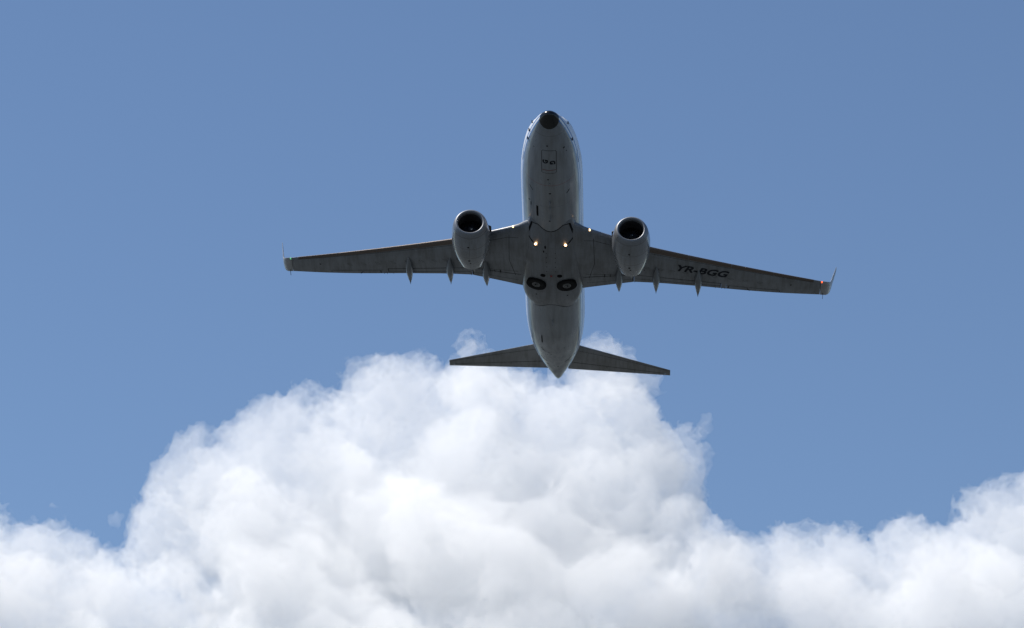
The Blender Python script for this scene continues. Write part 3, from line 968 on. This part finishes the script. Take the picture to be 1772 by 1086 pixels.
def build_cloud(name, lobes, h, seed, gens, noise, material, vmin=None, bias=0.0):
    R_ = np.random.RandomState(seed)
    allb = list(lobes); cur = list(lobes)
    for n, ratio, reach, rmin in gens:
        cur = sprout(cur, n, ratio, rmin, reach, R_)
        allb += cur
    L = np.array(allb)
    lo = (L[:, :3] - L[:, 3:] - 20).min(0); hi = (L[:, :3] + L[:, 3:] + 20).max(0)
    if vmin is not None: lo[2] = max(lo[2], vmin)
    dims = np.ceil((hi - lo) / h).astype(int) + 1
    F = lobe_field(allb, lo, h, dims)
    band = np.argwhere(np.abs(F) < 34)
    P = lo + h * band
    wob = np.zeros(len(P), np.float32)
    for cell, amp, sd in noise:
        q = lattice_noise(P, cell, sd)
        wob += amp * (q if cell > 40 else (0.30 - np.abs(q)) * 1.0)
    F[band[:, 0], band[:, 1], band[:, 2]] += wob - bias
    V, Q = surface_nets(F, lo, h)
    return mesh_from(name, V, Q, material)

import time as _t
_t0 = _t.time()
CL = {'big': [(-380.4, 4742.9, 1312.6, 45.2), (-329.1, 4767.1, 1326.6, 45.4), (-278.5, 4761.4, 1349.8, 49.2), (-217.3, 4801.4, 1378.9, 51.3), (-152.0, 4792.4, 1413.2, 52.9), (-71.9, 4806.6, 1407.0, 47.6), (-12.7, 4769.1, 1400.4, 48.3), (52.6, 4796.6, 1404.1, 54.0), (114.9, 4786.6, 1401.1, 52.8), (141.4, 4782.7, 1366.9, 48.4), (169.1, 4740.4, 1307.6, 46.7), (174.9, 4690.5, 1234.6, 46.1), (204.6, 4672.4, 1191.0, 44.2), (158.5, 4637.2, 1140.2, 56.6), (-406.0, 4717.6, 1245.3, 42.1), (-229.2, 4780.2, 1283.6, 80.1), (-117.1, 4798.1, 1284.7, 101.9), (9.9, 4808.1, 1287.4, 102.1), (101.4, 4790.2, 1286.3, 85.7), (-316.7, 4735.0, 1228.4, 73.9), (-165.0, 4627.8, 1020.8, 102.0), (-24.1, 4627.8, 1007.1, 112.1), (103.3, 4627.8, 1013.9, 101.9), (-299.1, 4627.8, 1013.9, 91.7), (-169.1, 4708.8, 1143.7, 99.2), (-31.4, 4680.4, 1122.8, 108.9), (98.0, 4664.6, 1126.0, 93.1), (-295.2, 4646.2, 1107.6, 82.3), (-227.2, 4725.4, 1312.1, 47.7), (-134.7, 4680.5, 1232.0, 52.2), (-60.1, 4735.9, 1333.2, 47.8), (43.9, 4679.2, 1221.0, 57.4), (-315.4, 4702.3, 1266.3, 47.3), (100.3, 4723.3, 1307.9, 42.3), (-222.0, 4654.0, 1172.3, 51.8), (-4.2, 4716.2, 1302.4, 42.3)], 'right': [(277.3, 4684.5, 1197.6, 43.8), (329.1, 4693.2, 1189.2, 42.8), (394.1, 4674.8, 1178.9, 45.8), (461.4, 4679.8, 1171.7, 47.9), (531.9, 4680.7, 1190.3, 51.1), (595.8, 4710.0, 1230.5, 51.5), (671.0, 4702.6, 1232.8, 64.0), (231.6, 4605.6, 1146.3, 40.9), (314.5, 4652.0, 1102.1, 67.0), (416.3, 4657.8, 1089.5, 82.4), (531.7, 4627.8, 993.5, 96.7), (397.8, 4627.8, 993.5, 91.6), (264.0, 4627.8, 1000.3, 86.6), (652.3, 4627.8, 993.5, 96.7), (539.7, 4667.8, 1098.8, 82.7), (656.5, 4670.4, 1120.4, 93.2), (358.4, 4598.8, 1117.0, 45.9), (493.0, 4600.9, 1120.9, 51.0), (225.1, 4627.8, 1089.4, 61.5)], 'left': [(-695.7, 4677.4, 1183.8, 57.2), (-625.2, 4705.0, 1220.6, 48.3), (-565.3, 4698.4, 1224.6, 43.0), (-521.0, 4692.4, 1196.1, 32.4), (-468.0, 4665.6, 1161.2, 32.1), (-642.0, 4656.2, 1110.0, 77.4), (-513.2, 4627.8, 1000.3, 91.7), (-647.2, 4627.8, 1000.3, 91.7), (-399.5, 4627.8, 1007.1, 81.5), (-516.5, 4629.9, 1093.4, 71.7), (-408.3, 4620.4, 1108.4, 56.3), (-569.4, 4607.2, 1132.8, 46.0), (-397.7, 4639.8, 1161.7, 36.1)], 'wisps': [([(-50.7, 4860.0, 1508.5, 20.3), (-29.7, 4870.0, 1506.3, 18.8), (-65.8, 4860.0, 1490.4, 14.5), (-8.0, 4860.0, 1490.4, 14.5)], 'thin wisp above the cloud top, behind the left tailplane tip'), ([(108.6, 4860.0, 1516.1, 17.4), (127.8, 4880.0, 1501.8, 23.2), (97.1, 4870.0, 1494.9, 18.8), (154.6, 4860.0, 1482.8, 14.5)], 'thin ragged wisp rising behind the right tailplane root'), ([(237.5, 4812.4, 1419.1, 4.3), (240.1, 4817.9, 1430.4, 2.9), (233.5, 4806.6, 1407.0, 3.6)], 'tiny detached wisp off the right shoulder of the tall cloud'), ([(-479.3, 4722.3, 1271.7, 3.5), (-475.1, 4726.5, 1280.0, 2.8)], 'faint wisp in the notch above the lower left cloud')]}
droplets = cloud_material('cloud_droplets', 0.013, 0.006)
NZ = [(110, 30, 1), (50, 24, 2), (24, 34, 3), (12, 28, 4), (7, 16, 5)]
GEN = [(12, .40, .88, 12), (6, .48, .88, 6)]
big = build_cloud('cloud', CL['big'], 2.6, 3, GEN, NZ, droplets, 860)
big['label'] = 'tall bright white cumulus cloud rising behind the tailplane'
right = build_cloud('cloud', CL['right'], 2.6, 5, GEN, NZ, droplets, 860)
right['label'] = 'white cumulus bank at the lower right of the sky'
left = build_cloud('cloud', CL['left'], 2.6, 8, GEN, NZ, droplets, 860)
left['label'] = 'low puffy white cloud in the lower left corner'
thin = cloud_material('thin_cloud_droplets', 0.011, 0.004)
wisps = []
for k, (lob, lab) in enumerate(CL['wisps']):
    tiny = lob[0][3] < 8
    w = build_cloud('cloud_wisp', lob, 2.6, 20 + k, [(5, .6, 1.3, 2)] if tiny else [(6, .5, .9, 5), (4, .5, .9, 4)],
                    [(13, 10, 8), (7, 8, 9)] if tiny else [(60, 34, 6), (28, 40, 7), (13, 30, 8), (7, 16, 9)], thin, None, 0.5 if tiny else 2.5)
    w['label'] = lab
    wisps.append(w)
for o in [big, right, left]:
    o['category'] = 'cloud'; o['group'] = 'cumulus clouds below the airliner'
for o in wisps:
    o['category'] = 'cloud wisp'; o['group'] = 'thin shreds of vapour round the cloud tops'
print('clouds', _t.time() - _t0, [len(o.data.polygons) for o in [big, right, left] + wisps])
